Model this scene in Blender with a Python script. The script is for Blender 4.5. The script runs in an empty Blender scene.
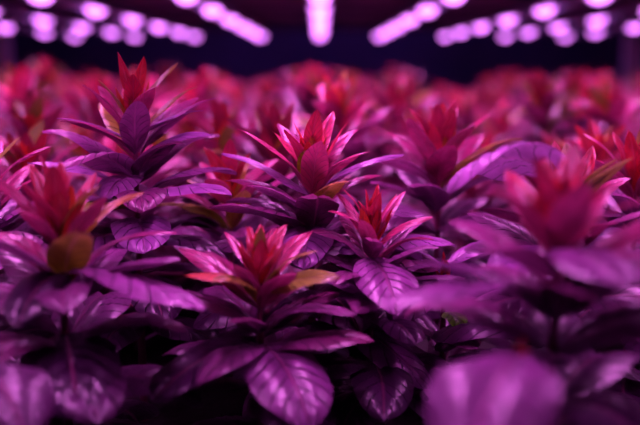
import bpy, math, random
from mathutils import Vector, Matrix
R = random.Random(7)
sc = bpy.context.scene
sc.view_settings.view_transform = 'Standard'
CZ = 1.30            # camera height
BED = CZ - 0.36      # soil surface
col = sc.collection

# ---------------------------------------------------------------- materials
def new_mat(name):
    m = bpy.data.materials.new(name); m.use_nodes = True
    nt = m.node_tree; nt.nodes.clear()
    out = nt.nodes.new('ShaderNodeOutputMaterial')
    return m, nt, out
def M(nt, op, a, b=None, c=None, clamp=False):
    n = nt.nodes.new('ShaderNodeMath'); n.operation = op; n.use_clamp = clamp
    for i, v in enumerate((a, b, c)):
        if v is None: continue
        if isinstance(v, (int, float)): n.inputs[i].default_value = v
        else: nt.links.new(v, n.inputs[i])
    return n.outputs[0]
def mixc(nt, f, a, b, mode='MIX'):
    n = nt.nodes.new('ShaderNodeMix'); n.data_type = 'RGBA'; n.blend_type = mode
    if isinstance(f, (int, float)): n.inputs[0].default_value = f
    else: nt.links.new(f, n.inputs[0])
    for i, v in ((6, a), (7, b)):
        if isinstance(v, tuple): n.inputs[i].default_value = v
        else: nt.links.new(v, n.inputs[i])
    return n.outputs[2]

def leaf_material():
    m, nt, out = new_mat('leaf_surface')
    at = nt.nodes.new('ShaderNodeAttribute'); at.attribute_name = 'tint'
    uv = nt.nodes.new('ShaderNodeUVMap'); uv.uv_map = 'UVMap'
    tc = nt.nodes.new('ShaderNodeTexCoord')
    noise = nt.nodes.new('ShaderNodeTexNoise'); noise.inputs['Scale'].default_value = 60
    nt.links.new(tc.outputs['Object'], noise.inputs[0])
    warp = nt.nodes.new('ShaderNodeTexNoise'); warp.inputs['Scale'].default_value = 35
    nt.links.new(tc.outputs['Object'], warp.inputs[0])
    sp = nt.nodes.new('ShaderNodeSeparateXYZ'); nt.links.new(uv.outputs[0], sp.inputs[0])
    s = sp.outputs[0]; v = sp.outputs[1]
    av = M(nt, 'ABSOLUTE', M(nt, 'MULTIPLY_ADD', v, 2.0, -1.0))
    curve = M(nt, 'MULTIPLY', M(nt, 'POWER', av, 0.75), 2.2)
    ph = M(nt, 'SUBTRACT', M(nt, 'MULTIPLY', s, 8.0), curve)
    ph = M(nt, 'ADD', ph, M(nt, 'MULTIPLY_ADD', warp.outputs[0], 0.7, -0.35))
    fr = M(nt, 'ABSOLUTE', M(nt, 'SUBTRACT', M(nt, 'FRACT', M(nt, 'ADD', ph, 4.0)), 0.5))  # .5 at the vein
    side = M(nt, 'MULTIPLY', M(nt, 'SUBTRACT', fr, 0.43, clamp=True), 14.0, clamp=True)
    mid = M(nt, 'SUBTRACT', 1.0, M(nt, 'MULTIPLY', av, 14.0), clamp=True)
    vein = M(nt, 'MAXIMUM', side, mid)
    mott = M(nt, 'MULTIPLY_ADD', noise.outputs[0], 1.2, 0.4)
    comb = nt.nodes.new('ShaderNodeCombineColor')
    for i in range(3): nt.links.new(mott, comb.inputs[i])
    base = mixc(nt, 1.0, at.outputs['Color'], comb.outputs[0], 'MULTIPLY')
    dark = mixc(nt, 1.0, base, (0.18, 0.12, 0.18, 1), 'MULTIPLY')
    c1 = mixc(nt, side, base, dark)
    lite = mixc(nt, 0.45, base, (0.75, 0.16, 0.40, 1))
    c2 = mixc(nt, M(nt, 'MULTIPLY', mid, 0.7), c1, lite)
    bl = nt.nodes.new('ShaderNodeBump'); bl.inputs['Strength'].default_value = 1.0; bl.inputs['Distance'].default_value = 0.002
    hgt = M(nt, 'SUBTRACT', M(nt, 'MULTIPLY', noise.outputs[0], 0.8), vein)
    nt.links.new(hgt, bl.inputs['Height'])
    p = nt.nodes.new('ShaderNodeBsdfPrincipled')
    nt.links.new(c2, p.inputs['Base Color']); p.inputs['Roughness'].default_value = 0.31
    p.inputs['Specular IOR Level'].default_value = 0.9
    nt.links.new(bl.outputs[0], p.inputs['Normal'])
    tr = nt.nodes.new('ShaderNodeBsdfTranslucent'); nt.links.new(c2, tr.inputs[0])
    mx = nt.nodes.new('ShaderNodeMixShader'); mx.inputs[0].default_value = 0.22
    nt.links.new(p.outputs[0], mx.inputs[1]); nt.links.new(tr.outputs[0], mx.inputs[2])
    nt.links.new(mx.outputs[0], out.inputs[0])
    return m
def plain(name, color, rough=0.6, metal=0.0, noise_scale=20, var=0.3, bump=0.0):
    m, nt, out = new_mat(name)
    tc = nt.nodes.new('ShaderNodeTexCoord')
    n = nt.nodes.new('ShaderNodeTexNoise'); n.inputs['Scale'].default_value = noise_scale
    n.inputs['Detail'].default_value = 5
    nt.links.new(tc.outputs['Object'], n.inputs[0])
    a = tuple(c*(1-var) for c in color)+(1,); b = tuple(min(1, c*(1+var)) for c in color)+(1,)
    c = mixc(nt, n.outputs[0], a, b)
    p = nt.nodes.new('ShaderNodeBsdfPrincipled'); nt.links.new(c, p.inputs['Base Color'])
    p.inputs['Roughness'].default_value = rough; p.inputs['Metallic'].default_value = metal
    if bump:
        bp = nt.nodes.new('ShaderNodeBump'); bp.inputs['Strength'].default_value = bump
        bp.inputs['Distance'].default_value = 0.01
        nt.links.new(n.outputs[0], bp.inputs['Height']); nt.links.new(bp.outputs[0], p.inputs['Normal'])
    nt.links.new(p.outputs[0], out.inputs[0])
    return m
def emis(name, color, strength):
    m, nt, out = new_mat(name)
    e = nt.nodes.new('ShaderNodeEmission'); e.inputs[0].default_value = color+(1,); e.inputs[1].default_value = strength
    nt.links.new(e.outputs[0], out.inputs[0]); return m
LEAF = leaf_material()
STEM = plain('stem_skin', (0.22, 0.03, 0.10), 0.45, 0, 60)
SOIL = plain('dark_soil', (0.012, 0.009, 0.009), 0.95, 0, 60, 0.6, 1.0)
TRAY = plain('black_plastic', (0.03, 0.03, 0.035), 0.5)
STEEL = plain('painted_steel', (0.02, 0.014, 0.07), 0.7, 0.0)
POST = plain('post_steel_lifted', (0.75, 0.65, 0.90), 0.5, 0.0)  # rack steel lightened in colour to make up for missing light on the posts
ALU = plain('fixture_aluminium', (0.16, 0.10, 0.28), 0.5, 0.2)
WALL = plain('wall_paint', (0.12, 0.08, 0.20), 0.8, 0, 2, 0.6)
FLOOR = plain('floor_concrete', (0.08, 0.07, 0.09), 0.7, 0, 6)
LED = emis('led_glow', (0.80, 0.19, 1.0), 4.6)

# ---------------------------------------------------------------- mesh helpers
def mesh_obj(name, verts, faces, mat, smooth=False, parent=None):
    me = bpy.data.meshes.new(name); me.from_pydata(verts, [], faces); me.materials.append(mat)
    if smooth:
        for p in me.polygons: p.use_smooth = True
    o = bpy.data.objects.new(name, me); col.objects.link(o)
    if parent: o.parent = parent
    return o
def box(V, F, x0, x1, y0, y1, z0, z1):
    b = len(V)
    V += [(x0,y0,z0),(x1,y0,z0),(x1,y1,z0),(x0,y1,z0),(x0,y0,z1),(x1,y0,z1),(x1,y1,z1),(x0,y1,z1)]
    F += [tuple(b+i for i in f) for f in ((0,3,2,1),(4,5,6,7),(0,1,5,4),(1,2,6,5),(2,3,7,6),(3,0,4,7))]
def empty(name, loc, label, cat, group=None):
    e = bpy.data.objects.new(name, None); e.location = loc; e.empty_display_size = 0.05
    col.objects.link(e); e['label'] = label; e['category'] = cat
    if group: e['group'] = group
    return e

# ---------------------------------------------------------------- leaves
RED = (0.66, 0.026, 0.035); ORANGE = (0.76, 0.20, 0.02); OLIVE = (0.30, 0.50, 0.015); GREEN = (0.2, 0.9, 0.02)
PINK = (0.62, 0.06, 0.17)
MAG = (0.42, 0.03, 0.15); PUR = (0.28, 0.085, 0.27); DARK = (0.045, 0.010, 0.05)  # DARK puts the shade low in the canopy into leaf colour
def lerp(a, b, t): return tuple(a[i]+(b[i]-a[i])*t for i in range(3))
class Acc:
    def __init__(s): s.V=[]; s.F=[]; s.C=[]; s.UV=[]
def add_leaf(A, base, az, L, W, e0, e1, color, tipcolor=None, nu=12, m=3, roll=0.0, fold=0.26, curl=0.32,
             bend=0.0, pet=0.06, wave=0.045, rr=None):
    rr = rr or R
    tipcolor = tipcolor or color
    az = math.radians(az); e0 = math.radians(e0); e1 = math.radians(e1); roll = math.radians(roll); bend = math.radians(bend)
    p = Vector(base); b = len(A.V); phs = rr.uniform(0, 6.28)
    broad = min(1, max(0, (W/L-0.32)/0.2)); pa = 0.62-0.06*broad; pb = 0.78-0.18*broad
    sm = pa/(pa+pb); pn = sm**pa*(1-sm)**pb
    for i in range(nu+1):
        t = i/nu
        e = e0+(e1-e0)*t**1.15; a = az+bend*t
        d = Vector((math.cos(e)*math.cos(a), math.cos(e)*math.sin(a), math.sin(e)))
        if i: p = p+d*(L/nu)
        sd = Vector((-math.sin(a), math.cos(a), 0)); sd.rotate(Matrix.Rotation(roll, 3, d))
        N = d.cross(sd)
        if t < pet: s = 0; w = W*0.035
        else:
            s = (t-pet)/(1-pet); w = 0.5*W*max(0.010, (s**pa)*((1-s)**pb)/pn)
            w = max(w, W*0.035*(1-s))
        for j in range(-m, m+1):
            v = j/m; av = abs(v)
            ph = s*8-2.2*av**.75+4; fr = ph-math.floor(ph)
            puck = 0.045*W*math.sin(math.pi*fr)*(1-av**3)*min(1, av*3) if m > 3 else 0
            h = w*av*math.sin(fold) - w*curl*av*av + puck*min(1, w/(0.25*W)) + wave*W*math.sin(9*t+phs+(1.3 if v > 0 else 0))*av*av
            q = p+sd*(w*v*math.cos(fold))+N*h
            A.V.append(q[:])
            c = lerp(color, tipcolor, t); 
            A.C.append((c[0], c[1], c[2], 1)); A.UV.append((s, (v+1)/2))
    k = 2*m+1
    for i in range(nu):
        for j in range(2*m):
            A.F.append((b+i*k+j, b+i*k+j+1, b+(i+1)*k+j+1, b+(i+1)*k+j))
def leaf_obj(name, A, parent):
    o = mesh_obj(name, A.V, A.F, LEAF, True, parent); me = o.data
    ca = me.color_attributes.new('tint', 'FLOAT_COLOR', 'POINT')
    for i, c in enumerate(A.C): ca.data[i].color = c
    ul = me.uv_layers.new(name='UVMap')
    for lp in me.loops: ul.data[lp.index].uv = A.UV[lp.vertex_index]
    return o
def stem_obj(h, parent, r=0.0042, lean=(0, 0), segs=8, rings=14):
    V = []; F = []
    for i in range(rings+1):
        t = i/rings; z = -0.01+t*(h-0.02+0.01)
        rad = r*(1-0.55*t)*(1+0.18*(1 if i % 3 == 0 else 0))
        for j in range(segs):
            a = 2*math.pi*j/segs; V.append((lean[0]*t*t+rad*math.cos(a), lean[1]*t*t+rad*math.sin(a), z))
    for i in range(rings):
        for j in range(segs): F.append((i*segs+j, i*segs+(j+1) % segs, (i+1)*segs+(j+1) % segs, (i+1)*segs+j))
    F.append(tuple(rings*segs+j for j in range(segs))); F.append(tuple(reversed(range(segs))))
    return mesh_obj('stem', V, F, STEM, True, parent)

TIERS = [  # drop below the tip, leaves, length, width, e0, e1, kind
    (0.042, 4, 0.050, 0.016, 80, 64, 'm'),
    (0.055, 4, 0.066, 0.019, 72, 44, 'm'),
    (0.070, 5, 0.086, 0.024, 62, 20, 'n'),
    (0.090, 5, 0.100, 0.031, 54, 4, 'mp'),
    (0.112, 5, 0.108, 0.042, 46, -8, 'p'),
    (0.140, 4, 0.116, 0.056, 38, -20, 'p'),
    (0.174, 4, 0.122, 0.070, 28, -30, 'q'),
    (0.210, 4, 0.120, 0.074, 16, -36, 'd'),
    (0.250, 4, 0.105, 0.062, 10, -36, 'd'),
]
def make_plant(loc, h, seed, label, hi=False, scale=1.0, tiers=None, crown=(9, 0.042, 0.0135), extra=(), az0=None,
               tone=0.0, group='purple-lit leafy plants in the growing bed', skip=(), dim=1.0, cdim=None, olive=1.0):
    rr = random.Random(seed); cdim = cdim or dim
    e = empty('leafy_plant', loc, label, 'plant', group)
    nu, m = (26, 9) if hi else (12, 3)
    stem_obj(h, e)
    C = Acc(); Lf = Acc()
    n, cl, cw = crown
    a0 = rr.uniform(0, 360) if az0 is None else az0
    for i in range(n):
        f = i/(n-1); z = h-cl*0.97-0.022*f*scale
        el = 89-20*f+rr.uniform(-5, 5)
        c = lerp(RED, ORANGE, rr.choice([0, .1, .25, 0.5, 0.8])) if rr.random() < .75 else PINK
        if rr.random() > .80: c = lerp(c, OLIVE, .6*olive)
        c = tuple(v*cdim for v in c)
        add_leaf(C, (0, 0, z), a0+i*137.5, cl*(0.8+0.3*f)*rr.uniform(.9, 1.1), cw*(0.85+0.4*f), el-14, el+12-12*f, c,
                 lerp(c, tuple(v*cdim for v in RED), .6), nu, m, rr.uniform(-8, 8), fold=0.45, curl=0.2, pet=0.02, rr=rr, wave=.03)
    for k, (dz, cnt, L, W, e0, e1, kind) in enumerate(tiers or TIERS):
        z = h-dz*scale
        if z < 0.02: break
        if k in skip: continue
        off = a0+k*47+rr.uniform(-12, 12)
        for i in range(cnt):
            az = off+i*360/cnt+rr.uniform(-14, 14); r = rr.random()
            if kind == 'm': c = lerp(MAG, lerp(RED, PINK, rr.random()), rr.uniform(.3, 1)); tc = lerp(c, RED, .3)
            elif kind == 'n': c = lerp(MAG, PINK, rr.uniform(0, .8)); c = lerp(c, PUR, rr.uniform(0, .4)); tc = lerp(c, PINK, rr.uniform(0, .6))
            elif kind == 'mp': c = lerp(MAG, PUR, rr.uniform(0.0, 1)); tc = lerp(c, PINK, rr.uniform(0, .45))
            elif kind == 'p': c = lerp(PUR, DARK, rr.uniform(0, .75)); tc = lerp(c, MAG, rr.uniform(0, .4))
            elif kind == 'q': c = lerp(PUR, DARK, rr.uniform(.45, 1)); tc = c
            else: c = lerp(DARK, PUR, rr.uniform(0, .2)); tc = c  # lowest tiers: shade painted in as darker leaf colour
            if tone: c = lerp(c, MAG, tone*rr.random()); tc = lerp(tc, RED, tone*rr.random())
            if ((kind == 'm' and r < 0.2*olive) or (kind in ('n', 'mp') and r < 0.15*olive)): c = lerp(OLIVE, ORANGE, rr.uniform(0, .4)); tc = lerp(c, MAG, .4)
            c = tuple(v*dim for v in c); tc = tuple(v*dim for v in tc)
            s = rr.uniform(.85, 1.12)*scale
            add_leaf(Lf, (0, 0, z+rr.uniform(-.006, .006)), az, L*s, W*s*rr.uniform(.9, 1.1), e0+rr.uniform(-9, 9), e1+rr.uniform(-14, 14),
                     c, tc, nu, m, rr.uniform(-14, 14), bend=rr.uniform(-18, 18), rr=rr)
    for (dz, az, L, W, e0, e1, c, roll) in extra:
        add_leaf(Lf, (0, 0, h-dz), az, L, W, e0, e1, c, None, nu, m, roll, bend=0, rr=rr)
    leaf_obj('crown', C, e)['label'] = 'upright red new leaves'
    leaf_obj('foliage', Lf, e)
    return e

# ---------------------------------------------------------------- hero plants
heroes = []
def H(x, y, ztop, seed, label, **k):
    heroes.append((x, y))
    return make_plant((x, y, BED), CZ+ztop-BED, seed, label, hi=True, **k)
LP = (0.38, 0.13, 0.40)
OL = lerp(OLIVE, MAG, .25)
H(-0.008, 0.85, -0.048, 11, 'purple leafy plant with a pointed red and orange crown', az0=20, scale=1.04, crown=(9, .044, .014),
  extra=[(0.18, -42, 0.155, 0.066, -5, -38, LP, 0), (0.125, -14, 0.14, 0.060, 16, -10, LP, 0), (0.062, -95, .045, .026, 60, 45, OLIVE, 0),
         (0.105, -95, .085, .050, 10, -45, LP, 0), (0.076, 170, .10, .028, 38, 12, LP, 0), (0.074, 8, .10, .028, 40, 6, LP, 0)])
H(-0.183, 0.88, 0.000, 12, 'tallest purple leafy plant with tiered leaves and red tip', az0=60, crown=(9, .044, .014),
  extra=[(0.11, -100, .08, .040, 20, -35, PUR, 0), (0.15, -75, .10, .058, 15, -35, LP, 0), (0.09, -20, .09, .032, 35, 0, LP, 15), (0.14, -125, .10, .045, 25, -25, OL, 0),
         (0.135, -30, .12, .055, 30, -15, LP, 0), (0.17, -110, .11, .065, 15, -35, PUR, 0), (0.125, -165, .11, .040, 36, 0, LP, 0), (0.075, -155, .08, .025, 35, 5, LP, 0), (0.07, -15, .08, .025, 38, 5, LP, 0)])
H(-0.205, 0.69, -0.080, 13, 'purple leafy plant with a dark red crown', az0=100, crown=(9, .044, .016), dim=.8, cdim=.9,
  extra=[(0.080, -22, 0.13, 0.078, 5, -24, PUR, -14), (0.08, -100, .08, .045, 10, -50, DARK, 0), (0.13, -70, .11, .075, 5, -45, DARK, 0)])
H(-0.050, 0.72, -0.128, 14, 'short leafy plant with broad shaded purple leaves and red crown', az0=10, scale=.82, dim=.8, cdim=.9, crown=(7, .040, .014),
  extra=[(0.10, -64, .11, .070, 5, -50, lerp(PUR, DARK, .3), 0), (0.055, -25, .075, .030, 25, 5, OL, 20), (0.05, -160, .065, .028, 22, 0, lerp(ORANGE, MAG, .4), 0), (0.10, -140, .11, .07, 10, -40, DARK, 0)])
H(0.047, 0.79, -0.110, 15, 'short leafy plant with a narrow red bud', az0=40, crown=(6, .040, .013), scale=.75, olive=0,
  extra=[(0.06, -80, .10, .055, 5, -40, PUR, 0)])
H(0.134, 1.00, -0.042, 16, 'magenta leafy plant with a spreading red crown', az0=0, scale=1.05, cdim=1.15, crown=(9, .046, .015))
H(0.155, 0.57, -0.062, 27, 'close purple leafy plant with a broad bright red crown', az0=15, crown=(9, .040, .018), scale=.92, cdim=1.0, olive=0,
  extra=[(0.085, 200, .13, .055, 16, -15, PUR, 10), (0.08, -20, .13, .06, 24, -15, PUR, 0), (0.06, -80, .09, .05, 24, -25, PUR, 0)])
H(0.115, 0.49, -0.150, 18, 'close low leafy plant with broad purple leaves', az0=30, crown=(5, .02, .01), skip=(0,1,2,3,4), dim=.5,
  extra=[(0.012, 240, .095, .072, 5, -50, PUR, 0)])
H(-0.23, 0.58, -0.190, 19, 'low leafy plant with broad shaded purple leaves', az0=30, crown=(5, .02, .01), skip=(0, 1, 2, 3, 4), dim=.4,
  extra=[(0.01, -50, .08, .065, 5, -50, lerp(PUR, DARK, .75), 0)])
H(0.215, 0.76, -0.070, 20, 'magenta leafy plant with broad pale lilac arching leaf', az0=70, dim=.85,
  extra=[(0.035, 200, .135, .088, 50, -48, (.58, .26, .60), 22), (0.09, 230, .12, .07, 20, -30, LP, 0)])
H(-0.33, 0.86, -0.06, 21, 'magenta leafy plant with a red tip', az0=70)
H(0.33, 0.92, -0.07, 26, 'magenta leafy plant with a red tip', az0=30, dim=.85)
H(0.12, 0.84, -0.170, 22, 'short leafy plant with a small yellow-green leaf', az0=10, scale=.9, crown=(5, .02, .01), skip=(0, 1, 2, 3), dim=.8, olive=0,
  extra=[(0.065, -66, .060, .028, 15, -45, GREEN, 0), (0.02, 10, .12, .055, 35, -15, LP, 0), (0.02, 190, .11, .055, 35, -15, LP, 0), (0.03, -125, .10, .055, 10, -40, PUR, 0)])
H(-0.10, 0.98, -0.090, 23, 'purple leafy plant with red crown tucked between taller plants', az0=10)

# ---------------------------------------------------------------- field of plants
protos = []
PL = 'leafy plant with magenta purple leaves and a red tip'
def copy_plant(src, loc, rz, s):
    ne = src.copy(); ne.location = loc; ne.rotation_euler = (R.uniform(-.12, .12), R.uniform(-.12, .12), rz); ne.scale = (s, s, s)
    col.objects.link(ne)
    for ch in src.children:
        c = ch.copy(); c.parent = ne; col.objects.link(c)
y = 1.12; spots = []
row = 0
while y < 4.6:
    sp = 0.185 if y < 2 else 0.24
    half = min(1.5, 0.36*y+0.18)
    n = int(half/sp)
    for i in range(-n-1, n+2):
        x = (i+(0.5 if row % 2 else 0))*sp+R.uniform(-.06, .06); yy = y+R.uniform(-.06, .06)
        if abs(x) > half: continue
        if any((x-a)**2+(yy-b)**2 < 0.13**2 for a, b in heroes): continue
        spots.append((x, yy))
    y += 0.19 if y < 2 else 0.25; row += 1
nv = 10
for i, (x, yy) in enumerate(spots):
    if i < nv:
        protos.append(make_plant((x, yy, BED), 0.290+R.uniform(-.03, .03), 100+i, PL, tone=0.4, scale=1.1, crown=(9, .056, .020),
                                 dim=(1.05, .6, .9, .5, 1, .8, 1.1, .5, .9, .7)[i], cdim=(1.3, 1, 1.4, .9, 1.2, 1.3, 1.2, 1, 1.3, 1.1)[i]))
    else:
        copy_plant(protos[i % nv], (x, yy, BED), R.uniform(0, 6.28), R.choice([.80, .88, .96, 1.02, 1.08, 1.16])*R.uniform(.97, 1.03))
print('PLANTS', len(spots)+len(heroes))

# ---------------------------------------------------------------- growing bed
bed = empty('growing_bed', (0, 2.4, BED), 'long black plastic growing tray filled with dark soil', 'planter')
V = []; F = []
box(V, F, -1.62, 1.62, -2.2, 2.42, -0.10, -0.085)
box(V, F, -1.62, -1.60, -2.2, 2.42, -0.085, 0.02); box(V, F, 1.60, 1.62, -2.2, 2.42, -0.085, 0.02)
box(V, F, -1.60, 1.60, -2.2, -2.18, -0.085, 0.02); box(V, F, -1.60, 1.60, 2.40, 2.42, -0.085, 0.02)
mesh_obj('tray', V, F, TRAY, parent=bed)
V = []; F = []; nx, ny = 80, 110
for j in range(ny+1):
    for i in range(nx+1):
        V.append((-1.6+3.2*i/nx, -2.18+4.58*j/ny, R.uniform(-.006, .003)))
for j in range(ny):
    for i in range(nx):
        a = j*(nx+1)+i; F.append((a, a+1, a+nx+2, a+nx+1))
mesh_obj('soil', V, F, SOIL, True, bed)

# ---------------------------------------------------------------- rack
LZ = CZ+0.17
rack = empty('shelving_rack', (0, 2.4, 0), 'dark painted steel growing rack carrying tray and lamps', 'rack')
for sx in (-1.74, 1.71):
    for yy in (-2.3, 2.5):
        V = []; F = []
        box(V, F, sx-.05, sx+.05, yy-.006, yy+.006, 0, LZ+.5); box(V, F, sx-.05, sx-.042, yy+.006, yy+.05, 0, LZ+.5)
        box(V, F, sx+.042, sx+.05, yy+.006, yy+.05, 0, LZ+.5)
        mesh_obj('post', V, F, POST, parent=rack)
V = []; F = []
box(V, F, -1.67, 1.66, -2.2, 2.48, BED-.13, BED-.10)
mesh_obj('shelf_deck', V, F, STEEL, parent=rack)
V = []; F = []
box(V, F, -1.70, 1.66, -2.2, 2.48, LZ+.045, LZ+.06)
for k in range(7):
    yy = -2.1+k*.75; box(V, F, -1.70, 1.66, yy, yy+.03, LZ+.03, LZ+.045)
mesh_obj('shelf_deck', V, F, STEEL, parent=rack)

# ---------------------------------------------------------------- LED bars
first = None
Y0 = 0.40
for k in range(-4, 5):
    x = k*0.325+(0.03 if k > 1 else -0.03 if k < -1 else 0)
    if first is None:
        e = empty('grow_light_bar', (x, Y0, LZ), 'long grow light bar with glowing violet diode lenses', 'grow light', 'violet grow light bars under the upper shelf')
        V = []; F = []
        box(V, F, -.036, .036, 0, 4.55, .012, .028); box(V, F, -.036, -.033, 0, 4.55, .004, .012); box(V, F, .033, .036, 0, 4.55, .004, .012)
        box(V, F, -.01, .01, 0, 4.55, .028, .030)
        mesh_obj('housing', V, F, ALU, parent=e)
        V = []; F = []; rings = 5; sg = 16
        for i in range(rings+1):
            t = i/rings*math.pi/2
            for j in range(sg):
                a = 2*math.pi*j/sg
                V.append((.030*math.cos(t)*math.cos(a), .050*math.cos(t)*math.sin(a), .012-.026*math.sin(t)))
        for i in range(rings):
            for j in range(sg): F.append((i*sg+j, i*sg+(j+1) % sg, (i+1)*sg+(j+1) % sg, (i+1)*sg+j))
        l0 = mesh_obj('diode_lens', V, F, LED, True, e)
        yy = 0.20; l0.location.y = yy
        yy += .54
        while yy < 4.54:
            l = l0.copy(); l.location.y = yy; col.objects.link(l); yy += 0.54
        first = e; chs = list(e.children)
    else:
        e = first.copy(); e.location = (x, Y0, LZ); col.objects.link(e)
        for ch in chs:
            c = ch.copy(); c.parent = e; col.objects.link(c)
    for y0, y1, en in ((0.03, 1.15, 2.8), (1.2, 4.5, 11.5)):
        ld = bpy.data.lights.new('grow_lamp', 'AREA'); ld.shape = 'RECTANGLE'; ld.size = 0.03; ld.size_y = y1-y0
        ld.energy = en; ld.color = (0.97, 0.20, 0.92); ld.spread = math.radians(125)
        lo = bpy.data.objects.new('grow_lamp', ld); lo.location = (0, (y0+y1)/2, -.022); lo.parent = e; col.objects.link(lo)
rl = bpy.data.lights.new('wall_fill', 'AREA'); rl.size = 1.5; rl.energy = 9; rl.color = (0.35, 0.1, 1.0)  # added fill with no fixture, gives the back wall an indigo glow
ro = bpy.data.objects.new('wall_fill', rl); ro.location = (0, 6.2, 2.95); col.objects.link(ro)

# ---------------------------------------------------------------- room
def struct(name, dims, mat):
    V = []; F = []; box(V, F, *dims); o = mesh_obj(name, V, F, mat); o['kind'] = 'structure'
    o['label'] = 'dark unlit ' + name.split('_')[0] + ' of the growing room'; o['category'] = name.split('_')[0]; return o
struct('floor', (-4, 4, -2, 7.5, -.1, 0), FLOOR)
struct('wall_back', (-4, 4, 7.5, 7.6, 0, 3), WALL)
struct('wall_left', (-4.1, -4, -2, 7.5, 0, 3), WALL)
struct('wall_right', (4, 4.1, -2, 7.5, 0, 3), WALL)
struct('ceiling', (-4, 4, -2, 7.5, 3, 3.1), WALL)

w = bpy.data.worlds.new('World'); sc.world = w; w.use_nodes = True
w.node_tree.nodes['Background'].inputs[0].default_value = (0.03, 0.01, 0.08, 1)
w.node_tree.nodes['Background'].inputs[1].default_value = 0.2

cd = bpy.data.cameras.new('Camera'); cam = bpy.data.objects.new('Camera', cd); col.objects.link(cam)
cam.location = (0, 0, CZ); cam.rotation_euler = (math.radians(90-9.2), 0, 0)
cd.lens = 50; cd.sensor_width = 36; cd.clip_start = 0.01
cd.dof.use_dof = True; cd.dof.focus_distance = 0.83; cd.dof.aperture_fstop = 2.5
sc.camera = cam
